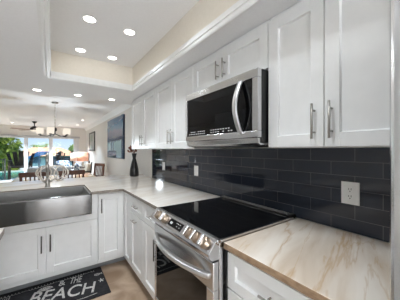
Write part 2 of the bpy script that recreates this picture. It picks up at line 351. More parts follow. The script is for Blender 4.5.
# kitchen ceiling ring round the tray, tray sides, tray lid
TX0, TX1, TY0, TY1 = -.012, .825, -1.0, 2.625
cb = MB()
cb.box(-1.15, TX0, -2.2, 3.65, CZ, LZ + .1).box(TX1, 1.6, -2.2, 3.65, CZ, LZ + .1)
cb.box(TX0, TX1, TY1, 3.65, CZ, LZ + .1).box(TX0, TX1, -2.2, TY0, CZ, LZ + .1).box(TX0, TX1, TY0, TY1, TZ, LZ + .1)
struct(cb.build('ceiling_kitchen', M['ceil']))
g = .004
tw = MB().box(TX0, TX0 + g, TY0, TY1, CZ, TZ).box(TX1 - g, TX1, TY0, TY1, CZ, TZ).box(TX0, TX1, TY1 - g, TY1, CZ, TZ).box(TX0, TX1, TY0, TY0 + g, CZ, TZ)
struct(tw.build('wall_tray', M['traywall']))
struct(MB().box(-3.3, 1.6, 3.65, 12.15, LZ, LZ + .1).build('ceiling_living', M['ceil']))
# tray crown: profile (d outward from the opening, z) swept round the opening with mitred corners
def ring_sweep(prof, x0, x1, y0, y1):
    mb = MB(); n = len(prof); v = []
    for sx, sy in ((-1, -1), (1, -1), (1, 1), (-1, 1)):
        for d, z in prof: v.append(((x0 if sx < 0 else x1) + sx * d, (y0 if sy < 0 else y1) + sy * d, z))
    f = []
    for c in range(4):
        for i in range(n):
            a, b = c * n + i, c * n + (i + 1) % n; a2, b2 = ((c + 1) % 4) * n + i, ((c + 1) % 4) * n + (i + 1) % n
            f.append((a, b, b2, a2))
    return mb.add(v, f)
prof = [(.050, CZ), (.050, CZ - .010), (.040, CZ - .010), (.040, CZ - .018), (.030, CZ - .018), (.022, CZ - .024), (.016, CZ - .034), (.016, CZ - .044), (.0, CZ - .044),
        (-.006, CZ - .036), (-.006, CZ - .014), (-.013, CZ - .014), (-.013, CZ + .010), (-.006, CZ + .010), (-.006, CZ + .026), (.0, CZ + .030), (.0, CZ)]
struct(ring_sweep(prof, TX0, TX1, TY0, TY1).build('trim_tray_crown', M['trim']))
# living-room crown along the long wall
cp = [(1.45, 2.42), (1.355, 2.42), (1.355, 2.405), (1.375, 2.395), (1.40, 2.36), (1.43, 2.325), (1.436, 2.305), (1.45, 2.305)]
struct(MB().prism(cp, 3.652, 12.0, 'y').build('trim_living_crown', M['trim']))
struct(MB().box(1.435, 1.45, 3.95, 12.0, 0, .11).build('baseboard_right', M['trim']))
# unseen upper facade, added to keep the rear sky fill off the garden
struct(MB().box(-16, 16, 12.0, 12.4, LZ + .1, 9).box(-16, -3.3, 12.0, 12.4, -.1, LZ + .1).box(1.6, 16, 12.0, 12.4, -.1, LZ + .1).build('wall_facade_added', M['stucco']))
# sliding doors: three glazed panels in a white frame
def slider(n, x0, x1, y, xa, xb):
    r = bpy.data.objects.new('door_%d' % n, None); C.objects.link(r); r.location = ((x0 + x1) / 2, y, 0); struct(r)
    mb = MB().box(x0, x0 + xa, y - .03, y + .03, .0, OZ).box(x1 - xb, x1, y - .03, y + .03, .0, OZ).box(x0 + xa, x1 - xb, y - .03, y + .03, OZ - .06, OZ).box(x0 + xa, x1 - xb, y - .03, y + .03, 0, .09)
    mb.build('door_frame', M['frame'], r, .004)
    MB().box(x0 + xa, x1 - xb, y - .004, y + .004, .09, OZ - .06).build('glass_pane', M['glass'], r)
slider(1, OX0 + .005, -.885, 12.035, .08, .075)
slider(2, -.882, .005, 12.10, .055, .075)
slider(3, .008, OX1 - .005, 12.035, .07, .11)
struct(MB().box(OX0 - .1, OX1 + .14, 11.90, 11.995, OZ - .03, OZ + .06).build('trim_curtain_track', M['valance'], None, .008))
struct(MB().box(OX1, OX1 + .1, 11.975, 12.0, 0, OZ).build('trim_door_casing', M['frame'], None, .004))

# ------------------------------------------------------------------ tile splashback
tag(MB().box(1.328, 1.3395, .15, 3.236, .916, 1.372).build('tile_backsplash', M['tile']), 'glossy charcoal subway tile backsplash with pale grout behind the range', 'backsplash')

# ------------------------------------------------------------------ shaker cabinets
def shaker(face, at, u0, u1, z0, z1, rail=.062, t=.02):
    """door slab. face 'x': front looks to -x at x=at, u=y; face 'y': front looks to -y at y=at, u=x"""
    mb = MB()
    def b(a0, a1, c0, c1, d0, d1):
        if face == 'x': mb.box(at + d0, at + d1, a0, a1, c0, c1)
        else: mb.box(a0, a1, at + d0, at + d1, c0, c1)
    b(u0, u0 + rail, z0, z1, 0, t); b(u1 - rail, u1, z0, z1, 0, t)
    b(u0 + rail, u1 - rail, z0, z0 + rail, 0, t); b(u0 + rail, u1 - rail, z1 - rail, z1, 0, t)
    dp = .0145; i_ = .003; o4 = [(u0 + rail, z0 + rail), (u1 - rail, z0 + rail), (u1 - rail, z1 - rail), (u0 + rail, z1 - rail)]
    n4 = [(u0 + rail + i_, z0 + rail + i_), (u1 - rail - i_, z0 + rail + i_), (u1 - rail - i_, z1 - rail - i_), (u0 + rail + i_, z1 - rail - i_)]
    Q = lambda p, d: (at + d, p[0], p[1]) if face == 'x' else (p[0], at + d, p[1])
    v = [Q(p, .0015) for p in o4] + [Q(p, dp) for p in n4] + [Q(p, t - .001) for p in o4]
    fs = [(k, (k + 1) % 4, 4 + (k + 1) % 4, 4 + k) for k in range(4)] + [(4, 5, 6, 7), (8, 9, 10, 11)] + [(k, (k + 1) % 4, 8 + (k + 1) % 4, 8 + k) for k in range(4)]
    mb.add(v, fs)
    return mb
def pull(face, at, u, z, length, vertical=True, r=.0055, off=.03):
    mb = MB(); h = length / 2
    def P(uu, zz, d): return (at - d, uu, zz) if face == 'x' else (uu, at - d, zz)
    if vertical:
        mb.tube([P(u, z - h, off), P(u, z + h, off)], r, 10)
        for s in (-1, 1): mb.tube([P(u, z + s * h * .62, 0), P(u, z + s * h * .62, off)], r * .8, 8)
    else:
        mb.tube([P(u - h, z, off), P(u + h, z, off)], r, 10)
        for s in (-1, 1): mb.tube([P(u + s * h * .62, z, 0), P(u + s * h * .62, z, off)], r * .8, 8)
    return mb

def wall_cab(y0, y1, z0, doors, hz, hl, label):
    r = thing('wall_cabinet', label, 'cabinet', (1.05, (y0 + y1) / 2, z0), 'white shaker wall cabinets')
    MB().box(1.052, 1.338, y0 + .001, y1 - .001, z0, CZ - .002).build('cabinet_body', M['cab'], r, .001)
    for (a, b, hy) in doors:
        d = shaker('x', 1.03, a + .002, b - .002, z0 + .004, 2.098).build('door', M['cab'], r, .0018)
        pull('x', 1.03, hy, hz, hl).build('handle', M['nickel'], d)
    return r
wall_cab(.172, .784, 1.372, [(.172, .476, .441), (.476, .784, .518)], 1.495, .165, 'white wall cabinet with two tall shaker doors between the microwave and fridge')
wall_cab(.786, 1.58, 1.832, [(.786, 1.189, 1.155), (1.189, 1.58, 1.227)], 1.95, .135, 'short white wall cabinet with two small doors directly above the microwave')
wall_cab(1.582, 2.40, 1.372, [(1.582, 1.99, 1.95), (1.99, 2.40, 2.03)], 1.497, .15, 'tall white wall cabinet on the vase side of the microwave, touching it')
wall_cab(2.402, 3.33, 1.372, [(2.402, 2.85, 2.815), (2.85, 3.33, 2.885)], 1.49, .14, 'white wall cabinet at the end of the row, closest to the black vase')

# ------------------------------------------------------------------ microwave over the range
mw = thing('microwave_oven', 'stainless over-range microwave with black glass door and curved bar handle', 'microwave', (1.14, 1.18, 1.385))
MB().box(.985, 1.327, .792, 1.574, 1.40, 1.826).build('housing', M['black'], mw, .004)
fr = MB()
Y0, Y1, Z0, Z1 = .792, 1.574, 1.432, 1.826
fr.box(.950, .985, Y0, Y1, 1.775, Z1).box(.950, .985, Y0, Y1, Z0, 1.472)
fr.box(.950, .985, Y0, Y0 + .042, 1.472, 1.775).box(.950, .985, Y1 - .022, Y1, 1.472, 1.775)
door = fr.build('door', M['steel'], mw, .004)
MB().box(.953, .984, Y0 + .041, Y1 - .021, 1.471, 1.776).build('door_glass', M['blackglass'], door)
hp = [(.948 - .052 * sin(pi * k / 14) - .002, .918, 1.455 + .325 * k / 14) for k in range(15)]
hb = MB()
for k in range(14):
    pass
hv, hf = [], []
for i, (x, y, z) in enumerate(hp):
    for dx, dy in ((-.009, -.017), (-.009, .017), (.009, .017), (.009, -.017)): hv.append((x + dx, y + dy, z))
for i in range(14):
    for k in range(4): hf.append((i * 4 + k, i * 4 + (k + 1) % 4, i * 4 + 4 + (k + 1) % 4, i * 4 + 4 + k))
hf += [(3, 2, 1, 0), (56, 57, 58, 59)]
hb.add(hv, hf, 0, True).build('handle', M['nickel_bright'], door, .006, 3)
for (ya, yb, n) in ((1.30, 1.53, 9), (1.0, 1.24, 9)):
    mk = MB()
    for row in range(2):
        for k in range(n):
            if random.random() < .8:
                yy = ya + (yb - ya) * k / n; zz = 1.484 + row * .017
                mk.box(.9522, .9531, yy, yy + .014, zz, zz + .006)
    mk.build('control_marks', M['mark'], door)
MB().prism([(.955, 1.430), (1.32, 1.430), (1.32, 1.388), (.985, 1.386), (.962, 1.398)], .80, 1.566, 'y').build('vent_panel', M['steel'], mw, .003)
MB().box(.99, 1.29, .86, 1.50, 1.380, 1.387).build('grease_filter', M['black'], mw)

# ------------------------------------------------------------------ range
rg = thing('electric_range', 'stainless slide-in range with black glass cooktop and five front knobs', 'range', (.98, 1.14, 0))
RY0, RY1 = .784, 1.496
MB().box(.665, 1.30, RY0 + .002, RY1 - .002, .06, .914).build('range_body', M['steel'], rg, .004)
MB().box(.70, 1.28, RY0 + .02, RY1 - .02, .0, .06).build('plinth', M['black'], rg)
ct = MB().box(.672, 1.268, RY0 + .010, RY1 - .010, .912, .929).build('cooktop_glass', M['cookglass'], rg, .002)
MB().box(.652, .674, RY0 - .002, RY1 + .002, .912, .9285).box(.674, 1.29, RY0 - .002, RY0 + .010, .912, .9275).box(.674, 1.29, RY1 - .010, RY1 + .002, .912, .9275).build('cooktop_rim', M['steel'], rg, .002)
vt = MB().box(1.268, 1.322, RY0 + .004, RY1 - .004, .912, .938).build('vent_trim', M['black'], rg, .003)
MB().box(1.270, 1.279, RY0 + .03, RY1 - .03, .937, .9415).box(1.300, 1.309, RY0 + .03, RY1 - .03, .937, .9415).build('steel_strip', M['steel'], vt, .001)
pp = [(.668, .926), (.652, .928), (.646, .926), (.604, .880), (.599, .870), (.600, .858), (.606, .846), (.622, .834), (.668, .832)]
pn = MB().prism(pp, RY0 + .002, RY1 - .002, 'y').build('control_panel', M['chrome'], rg, .004, 3)
# panel face frame: from (.646,.926) to (.604,.880)
fd = Vector((-.042, 0, -.046)).normalized(); fn = Vector((-.046, 0, .042)).normalized(); fc = Vector((.6255, 0, .9035))
def onpanel(y, u=0, n=0): return fc + fd * u + fn * n + Vector((0, y, 0))
def disc_along(mb, c, axis, prof, n=24, mi=0):
    a = Vector(axis).normalized(); u = Vector((0, 1, 0)); t = a.cross(u).normalized(); v = []; f = []
    for r, h in prof:
        for k in range(n): v.append(c + a * h + (u * cos(2 * pi * k / n) + t * sin(2 * pi * k / n)) * r)
    for i in range(len(prof) - 1):
        for k in range(n): f.append((i * n + k, i * n + (k + 1) % n, (i + 1) * n + (k + 1) % n, (i + 1) * n + k))
    f.append(tuple(range(n))[::-1]); f.append(tuple((len(prof) - 1) * n + k for k in range(n)))
    return mb.add(v, f, mi, True)
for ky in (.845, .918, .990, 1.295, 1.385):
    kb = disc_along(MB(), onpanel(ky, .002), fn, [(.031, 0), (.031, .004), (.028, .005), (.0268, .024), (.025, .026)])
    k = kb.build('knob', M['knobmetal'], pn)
    gb = MB(); c = onpanel(ky, .002, .0255)
    vv = []
    for n_, hw in ((0, .0085), (.018, .0065)):
        for a, b in ((-.026, -1), (.026, -1), (.026, 1), (-.026, 1)): vv.append(c + fd * a + Vector((0, b * hw, 0)) + fn * n_)
    gb.add(vv, [(3, 2, 1, 0), (4, 5, 6, 7), (0, 1, 5, 4), (1, 2, 6, 5), (2, 3, 7, 6), (3, 0, 4, 7)]).build('knob_grip', M['chrome'], k, .002)
dv = [onpanel(y, u, n) for n in (0, .0018) for y, u in ((1.075, -.022), (1.235, -.022), (1.235, .024), (1.075, .024))]
ds = MB().add(dv, [(3, 2, 1, 0), (4, 5, 6, 7), (0, 1, 5, 4), (1, 2, 6, 5), (2, 3, 7, 6), (3, 0, 4, 7)]).build('display', M['blackglass'], pn)
dm = MB()
def dash(y0, y1, u0, u1):
    v = [onpanel(y, u, n) for n in (.0017, .0024) for y, u in ((y0, u0), (y1, u0), (y1, u1), (y0, u1))]
    dm.add(v, [(3, 2, 1, 0), (4, 5, 6, 7), (0, 1, 5, 4), (1, 2, 6, 5), (2, 3, 7, 6), (3, 0, 4, 7)])
for y in (1.205, 1.19): dash(y, y + .010, -.004, .010)
dm.build('clock_digits', M['mark'], ds); dm = MB()
for y in (1.10, 1.12, 1.14): dash(y, y + .009, -.012, -.007)
for y in (1.095, 1.125): dash(y, y + .009, .006, .010)
dm.build('display_marks', M['mark'], ds)
# oven door
od = MB().box(.630, .664, RY0 + .006, RY1 - .006, .685, .822).box(.630, .664, RY0 + .006, RY1 - .006, .235, .285)
od.box(.630, .664, RY0 + .006, RY0 + .062, .285, .685).box(.630, .664, RY1 - .034, RY1 - .006, .285, .685)
odr = od.build('oven_door', M['steel'], rg, .004)
MB().box(.633, .663, RY0 + .060, RY1 - .033, .284, .686).build('oven_glass', M['blackglass'], odr)
# crescent handle
hv, hf = [], []
NS = 24
for i in range(NS + 1):
    q = i / NS; y = RY0 + .035 + (RY1 - RY0 - .07) * q; o_ = .068 * sin(pi * q) ** .75 if 0 < q < 1 else 0
    xo = .628 - o_ - .006; xi = xo + .026
    for x, z in ((xo, .735), (xo - .004, .748), (xo, .760), (xi, .762), (xi, .735)): hv.append((x, y, z))
for i in range(NS):
    for k in range(5): hf.append((i * 5 + k, i * 5 + (k + 1) % 5, i * 5 + 5 + (k + 1) % 5, i * 5 + 5 + k))
hf += [(4, 3, 2, 1, 0), tuple(NS * 5 + k for k in range(5))]
MB().add(hv, hf, 0, True).build('oven_handle', M['nickel_bright'], odr, .003)
MB().box(.632, .664, RY0 + .006, RY1 - .006, .075, .228).build('storage_drawer', M['steel'], rg, .004)

# ------------------------------------------------------------------ base cabinets
def base_root(label, loc): return thing('base_cabinet', label, 'cabinet', loc, 'white shaker base cabinets')
# drawer base between range and fridge
r = base_root('white base cabinet with stacked drawers between the range and fridge', (1.0, .46, 0))
MB().box(.722, 1.336, .152, .774, .10, .880).build('cabinet_body', M['cab'], r, .001)
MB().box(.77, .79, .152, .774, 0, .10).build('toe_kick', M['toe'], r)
for z0, z1 in ((.70, .868), (.42, .692), (.125, .412)):
    d = shaker('x', .70, .156, .768, z0, z1, .05).build('drawer', M['cab'], r, .0018)
    pull('x', .70, .462, (z0 + z1) / 2, .19, False).build('handle', M['nickel'], d)
# run between range and corner
for (a, b, pullout, lab) in ((1.502, 1.925, False, 'white base cabinet against the range, drawer over a hinged door'), (1.927, 2.312, True, 'white base cabinet near the corner, drawer over a pull-out front')):
    r = base_root(lab, (1.0, (a + b) / 2, 0))
    MB().box(.722, 1.336, a, b, .10, .880).build('cabinet_body', M['cab'], r, .001)
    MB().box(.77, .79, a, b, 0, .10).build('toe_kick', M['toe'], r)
    d = shaker('x', .70, a + .002, b - .002, .705, .868, .045).build('drawer', M['cab'], r, .0018)
    pull('x', .70, (a + b) / 2 - .02, .792, .13, False).build('handle', M['nickel'], d)
    d = shaker('x', .70, a + .002, b - .002, .115, .695).build('door', M['cab'], r, .0018)
    if pullout: pull('x', .70, (a + b) / 2 + .02, .640, .13, False).build('handle', M['nickel'], d)
    else: pull('x', .70, a + .1, .56, .17).build('handle', M['darkhandle'], d)
# blind corner: narrow door on the range side, tall door on the sink side
r = base_root('white corner base cabinet with one tall door next to the steel sink', (.8, 2.8, 0))
MB().prism([(.722, 2.314), (1.336, 2.314), (1.336, 3.60), (.424, 3.60), (.424, 2.584), (.722, 2.584)], .10, .880, 'z').build('cabinet_body', M['cab'], r, .001)
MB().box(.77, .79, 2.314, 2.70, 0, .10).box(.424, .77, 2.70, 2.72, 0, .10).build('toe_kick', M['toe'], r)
shaker('x', .70, 2.316, 2.535, .115, .868, .045).build('filler_door', M['cab'], r, .0018)
d = shaker('y', 2.56, .428, .692, .150, .868).build('door', M['cab'], r, .0018)
pull('y', 2.56, .458, .745, .155).build('handle', M['darkhandle'], d)
# sink base
r = base_root('white base cabinet with two doors under the steel apron sink', (-.04, 2.9, 0))
MB().box(-.500, .422, 2.584, 3.60, .10, .690).box(.358, .422, 2.584, 3.60, .69, .880).box(-.50, .358, 3.12, 3.60, .69, .88).build('cabinet_body', M['cab'], r, .001)
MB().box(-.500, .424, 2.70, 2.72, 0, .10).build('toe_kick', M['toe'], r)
MB().box(-.498, .420, 2.562, 2.583, .610, .694).box(.356, .420, 2.562, 2.583, .694, .876).build('face_panel', M['cab'], r, .001)
for a, b, hx in ((-.498, -.040, -.074), (-.037, .420, -.004)):
    d = shaker('y', 2.56, a, b, .150, .606).build('door', M['cab'], r, .0018)
    pull('y', 2.56, hx, .455, .165).build('handle', M['darkhandle'], d)
# beyond the sink (outside the frame) the peninsula goes on
r = base_root('white base cabinet carrying the peninsula counter beyond the sink', (-.75, 2.9, 0))
MB().box(-1.0, -.504, 2.584, 3.60, .10, .880).build('cabinet_body', M['cab'], r, .001)
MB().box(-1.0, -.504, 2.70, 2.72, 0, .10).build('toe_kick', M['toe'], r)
shaker('y', 2.56, -.998, -.508, .150, .868).build('door', M['cab'], r, .0018)

# ------------------------------------------------------------------ worktops
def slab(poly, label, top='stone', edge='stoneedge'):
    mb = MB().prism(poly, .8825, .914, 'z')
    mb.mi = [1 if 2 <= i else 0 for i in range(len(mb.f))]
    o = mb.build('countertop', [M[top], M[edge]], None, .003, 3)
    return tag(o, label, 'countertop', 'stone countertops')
SL, SRt, SB = -.500, .352, 3.10
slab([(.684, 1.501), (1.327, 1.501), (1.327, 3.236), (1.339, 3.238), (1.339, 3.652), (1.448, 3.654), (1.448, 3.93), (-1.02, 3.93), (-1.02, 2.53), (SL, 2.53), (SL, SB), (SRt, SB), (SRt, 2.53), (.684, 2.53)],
     'cream stone countertop of the peninsula, wrapping the corner from sink to range', 'stoneglare', 'shadededge')
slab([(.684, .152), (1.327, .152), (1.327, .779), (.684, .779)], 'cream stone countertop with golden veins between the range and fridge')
r = slab([(-1.04, -1.2), (-.217, -1.2), (-.217, 1.64), (-1.04, 1.64)], 'pale stone countertop whose corner peeks in below the sink', 'stoneglare', 'shadededge')
r = base_root('white base cabinet under the counter corner facing the range', (-.6, .2, 0))
MB().box(-1.04, -.26, -1.19, 1.62, .10, .880).build('cabinet_body', M['cab'], r, .001)
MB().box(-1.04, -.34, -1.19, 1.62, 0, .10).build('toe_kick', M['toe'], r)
for a, b in ((-1.18, -.49), (-.48, .21), (.22, .91), (.92, 1.61)):
    mb = shaker('x', 0, a, b, .125, .868); mb.v = [(-x - .24, y, z) for x, y, z in mb.v]
    mb.build('door', M['cab'], r, .0018)

# ------------------------------------------------------------------ apron sink and faucet
sk = thing('apron_sink', 'stainless farmhouse sink with tall apron front set in the peninsula', 'sink', (-.07, 2.8, .69))
MB().box(-.498, .350, 2.455, 2.480, .695, .906).build('apron', M['sinksteel'], sk, .008, 3)
bs = MB().box(-.498, .350, 3.080, 3.098, .70, .900).box(-.498, -.480, 2.480, 3.080, .70, .900).box(.332, .350, 2.480, 3.080, .70, .900).box(-.498, .350, 2.479, 3.098, .695, .706)
bs.build('basin', M['basinsteel'], sk, .002)
MB().lathe([(.055, 0), (.055, .003), (.04, .004), (.035, .001), (.0, .001)], (-.07, 2.85, .706), 24).build('drain', M['chrome'], sk)
fc_ = (-.033, 3.175)
fa = thing('kitchen_faucet', 'brushed nickel gooseneck faucet behind the apron sink', 'faucet', (fc_[0], fc_[1], .914))
MB().lathe([(.030, 0), (.030, .008), (.024, .012), (.021, .06), (.0195, .11)], (fc_[0], fc_[1], .9145), 20).build('base', M['nickel'], fa)
sp_ = [(fc_[0], fc_[1], .98), (fc_[0], fc_[1], 1.20)] + [(fc_[0] + .0 * k, fc_[1] - .085 + .085 * cos(pi * k / 12), 1.235 + .085 * sin(pi * k / 12)) for k in range(13)] + [(fc_[0], fc_[1] - .17, 1.20)]
MB().tube(sp_, .0145, 14).build('gooseneck', M['nickel'], fa)
MB().lathe([(.014, 0), (.0185, .004), (.0185, .085), (.0155, .10)], (fc_[0], fc_[1] - .17, 1.105), 16).build('spray_head', M['nickel'], fa)
MB().tube([(fc_[0] - .034, fc_[1], .975), (fc_[0] + .032, fc_[1], .975)], .010, 12).tube([(fc_[0] + .03, fc_[1], .975), (fc_[0] + .052, fc_[1], .99)], .007, 10).build('lever', M['nickel'], fa)

# open wire bowl behind the faucet
bw = thing('wire_bowl', 'open wire bowl of interlaced metal loops on the peninsula behind the faucet', 'bowl', (.02, 3.74, .914))
wc = Vector((.02, 3.74, .9155)); wr, wh = .20, .215
def bowl_pt(a, h):
    rr = wr * (.30 + .70 * sin(pi * (.12 + .74 * max(0, min(1, h))))); return wc + Vector((rr * cos(a), rr * sin(a) * .8, .006 + wh * h))
MB().tube([bowl_pt(2 * pi * k / 48, .97) for k in range(48)], .006, 8, closed=True).build('rim', M['wire'], bw)
MB().tube([bowl_pt(2 * pi * k / 32, 0) for k in range(32)], .006, 8, closed=True).build('foot_ring', M['wire'], bw)
for j in range(6):
    ph = 2 * pi * j / 6 + .2
    MB().tube([bowl_pt(ph + .64 * cos(2 * pi * k / 28), .485 + .48 * sin(2 * pi * k / 28)) for k in range(28)],   .0072, 6, closed=True).build('loop', M['wire'], bw)

# vase with dried sprigs
va = (1.165, 3.62)
tag(MB().lathe([(.066, 0), (.074, .01), (.076, .05), (.070, .12), (.052, .21), (.032, .285), (.027, .305), (.031, .33), (.043, .385), (.040, .388), (.024, .33), (.018, .30)], (va[0], va[1], .9145), 28).build('vase', M['vase']),
    'black hourglass vase at the back of the counter by the wall', 'vase')
fl = MB()
for (dx, dy, dz, k) in ((-.075, .05, .10, 3), (-.05, .03, .135, 4), (-.085, .06, .045, 2), (-.02, .0, .11, 5), (.03, -.02, .06, 2), (-.04, .05, .06, 2)):
    a = Vector((va[0], va[1], 1.268)); b = Vector((va[0] + dx, va[1] + dy, 1.302 + dz))
    m1 = a + (b - a) * .5; m1.x = va[0] + dx * .25; m1.y = va[1] + dy * .25
    fl.tube([a, m1, b], .0028, 6)
    for j in range(9):
        c = m1 + (b - m1) * (.35 + .65 * j / 8) + Vector((random.uniform(-.014, .014), random.uniform(-.014, .014), random.uniform(-.008, .008)))
        s = random.uniform(.008, .016)
        fl.lathe([(.0005, -s), (s * .8, -s * .4), (s, 0), (s * .7, s * .5), (.0005, s)], c, 7)
tag(fl.build('dried_flower_bunch', M['sprig']), 'small bunch of brown dried flower sprigs standing in the black vase', 'flowers')

# ------------------------------------------------------------------ outlets on the tile
def outlet(yc, zc, w_, h_, label, rocker=False):
    r = thing('wall_outlet', label, 'outlet', (1.327, yc, zc), 'white outlets on the dark tile')
    MB().box(1.3215, 1.3275, yc - w_ / 2, yc + w_ / 2, zc - h_ / 2, zc + h_ / 2).build('cover_plate', M['white'], r, .002)
    if rocker:
        MB().box(1.319, 1.322, yc - .017, yc + .017, zc - .034, zc + .034).build('rocker', M['white'], r, .0015)
        return
    fcx = MB().box(1.320, 1.322, yc - .0175, yc + .0175, zc - .036, zc + .036).build('socket_face', M['white'], r, .001)
    for s in (-1, 1):
        c = zc + s * .019
        mb = MB().box(1.3194, 1.3202, yc + .0045, yc + .0070, c - .001, c + .008).box(1.3194, 1.3202, yc - .0070, yc - .0045, c - .002, c + .009)
        mb.lathe([(.0028, 0), (.0028, .0008)], (1.3194, yc, c - .0085), 10, axis='x')
        mb.build('socket_slots', M['slot'], fcx)
outlet(.477, 1.127, .086, .121, 'white duplex outlet on the dark tile above the golden-veined counter')
outlet(1.966, 1.129, .076, .112, 'white switch plate on the dark tile just past the range', True)
outlet(2.80, 1.130, .076, .112, 'white switch plate on the dark tile near the end of the backsplash', True)

# ------------------------------------------------------------------ fridge edge by the camera
fg = thing('refrigerator', 'stainless refrigerator whose rounded door edge closes the frame beside the counter', 'refrigerator', (.95, -.3, 0))
MB().box(.668, 1.32, -.75, .145, .03, 1.76).build('fridge_body', M['steel'], fg, .004)
for a, b in ((-.302, .146), (-.752, -.306)):
    d = MB().box(.60, .664, a, b, .64, 1.755).build('door', M['steel'], fg, .018, 4)
d = MB().box(.60, .664, -.752, .146, .06, .632).build('freezer_drawer', M['steel'], fg, .018, 4)
MB().box(.70, 1.3, -.74, .14, 0, .03).build('plinth', M['black'], fg)

# ------------------------------------------------------------------ rug with chalk lettering
rx0, rx1, ry0, ry1 = -.62, .472, 2.15, 2.69
rgm = thing('kitchen_rug', 'black kitchen rug with white chalk-style beach lettering before the sink', 'rug', ((rx0 + rx1) / 2, 2.43, 0))
MB().box(rx0, rx1, ry0, ry1, .001, .009).build('rug_pad', M['rug'], rgm, .003)
def text_part(txt, x, y, size, sx, shear=0., rot=0., bold=.0, hollow=False, ext=.0006, z=.0094):
    cu = bpy.data.curves.new('lettering', 'FONT'); cu.body = txt; cu.size = size; cu.shear = shear; cu.offset = bold; cu.extrude = ext
    if hollow: cu.fill_mode = 'NONE'; cu.bevel_depth = .0035; cu.extrude = 0
    t = bpy.data.objects.new('lettering', cu); C.objects.link(t)
    dg = bpy.context.evaluated_depsgraph_get(); me = bpy.data.meshes.new_from_object(t.evaluated_get(dg))
    bpy.data.objects.remove(t)
    if hollow:
        for v in me.vertices: v.co.z *= .15
    o = bpy.data.objects.new('lettering', me); C.objects.link(o); o.parent = rgm
    me.materials.clear(); me.materials.append(M['chalk'])
    o.scale = (sx, 1, 1); o.rotation_euler = (0, 0, rot); o.location = Vector((x, y, z)) - rgm.location
    return o
text_part('BEACH', -.185, 2.385, .255, .68, 0, R(-15.5), .002)
text_part('THE', .150, 2.515, .16, .36, 0, R(-14), .002)
text_part('&', .06, 2.535, .13, .7, 0, R(-6), .001)
# chalk drawings: shell, fish, star, flourishes
ck = MB()
def stroke(pts, w_=.006):
    pts = [Vector((p[0], p[1], .0097)) for p in pts]
    for a, b in zip(pts, pts[1:]):
        if (b - a).length > 1e-5: ck.bar(a, b, w_, .0006)
def loop(cx, cy, rx, ry, n=16, a0=0, a1=2 * pi, w_=.005): stroke([(cx + rx * cos(a0 + (a1 - a0) * k / n), cy + ry * sin(a0 + (a1 - a0) * k / n)) for k in range(n + 1)], w_)
for k in range(9):                                   # scallop shell
    a = R(20 + 17.5 * k); stroke([(-.045, 2.53), (-.045 + .06 * cos(a), 2.53 + .06 * sin(a))], .008)
loop(-.045, 2.53, .063, .063, 14, R(15), R(165), .006)
ck.build('chalk_shell', M['chalk'], rgm); ck = MB()
x = -.55                                              # running script along the top edge: looping chalk flourish
pts = []
for k in range(230):
    q = k / 229; xx = -.50 + .90 * q
    pts.append((xx + .007 * cos(q * 230), 2.628 + .013 * sin(q * 230) * (1 if (k // 17) % 4 else .25)))
stroke(pts, .0042)
ck.build('chalk_flourish', M['chalk'], rgm); ck = MB()
loop(.412, 2.535, .026, .022); loop(.412, 2.535, .014, .011); stroke([(.436, 2.535), (.458, 2.552), (.458, 2.518), (.436, 2.535)], .005)
ck.build('chalk_fish', M['chalk'], rgm); ck = MB()
for k in range(5):
    a = R(90 + 72 * k); stroke([(.428, 2.40), (.428 + .026 * cos(a), 2.40 + .034 * sin(a))], .009)
ck.build('chalk_star', M['chalk'], rgm); ck = MB()
stroke([(-.40, 2.62), (-.40, 2.54), (-.31, 2.54), (-.31, 2.62)], .006)
for k in range(6): stroke([(-.392 + .015 * k, 2.545), (-.386 + .015 * k, 2.60)], .005)
ck.build('chalk_basket', M['chalk'], rgm); ck = MB()
stroke([(.0, 2.20), (.12, 2.207), (.25, 2.199), (.36, 2.207)], .006)
ck.build('chalk_underline', M['chalk'], rgm)

# ------------------------------------------------------------------ recessed lights
def can(x, y, z, label, group, watts, r=.042, tilt=(0, 0, 0)):
    t = thing('recessed_light', label, 'light', (x, y, z), group)
    n = 28; mb = MB()
    mb.lathe([(r * 1.28, -.003), (r * 1.28, 0)], (x, y, z), n) if False else None
    v = []; f = []
    for rr, h in ((r, -.001), (r, -.006), (r * 1.24, -.004), (r * 1.30, -.001)):
        for k in range(n): v.append((x + rr * cos(2 * pi * k / n), y + rr * sin(2 * pi * k / n), z + h))
    for i in range(4):
        for k in range(n): f.append((i * n + k, i * n + (k + 1) % n, ((i + 1) % 4) * n + (k + 1) % n, ((i + 1) % 4) * n + k))
    mb.add(v, f, 0, True).build('trim_ring', M['white'], t)
    MB().lathe([(r, -.0045), (r, -.001)], (x, y, z), n).build('diffuser', M['bulb'], t)
    L = bpy.data.lights.new('can_lamp', 'AREA'); L.shape = 'DISK'; L.size = r * 1.9; L.energy = watts; L.color = (.84, .925, 1) if z < LZ else (.68, .84, 1); L.spread = R(112)
    o = bpy.data.objects.new('can_lamp', L); C.objects.link(o); o.parent = t; o.location = (0, 0, -.007); o.rotation_euler = tilt
TG, KG, LG = 'recessed lights in the tray ceiling', 'recessed lights in the kitchen ceiling', 'recessed lights in the living room ceiling'
can(.245, 2.45, TZ, 'round recessed light in the tray ceiling, above the sink end', TG, CAN_W, tilt=(R(-22), 0, 0))
can(.55, 2.455, TZ, 'round recessed light in the tray ceiling, corner nearest the wall cabinets and dining room', TG, CAN_W, tilt=(R(-22), 0, 0))
can(.245, 1.83, TZ, 'round recessed light in the tray ceiling, largest one at its upper edge', TG, CAN_W)
can(.55, 1.835, TZ, 'round recessed light in the tray ceiling, above the aisle before the microwave', TG, CAN_W)
for k, y in enumerate((1.2, .55)):  # unseen lamps, added to carry the grid on
    for x in (.245, .55):
        can(x, y, TZ, 'added round recessed light in the tray ceiling above the aisle, out of the picture', TG, CAN_W)
can(-.146, 3.42, CZ, 'recessed light in the kitchen ceiling edge, farthest from the wall cabinets', KG, CAN_W)
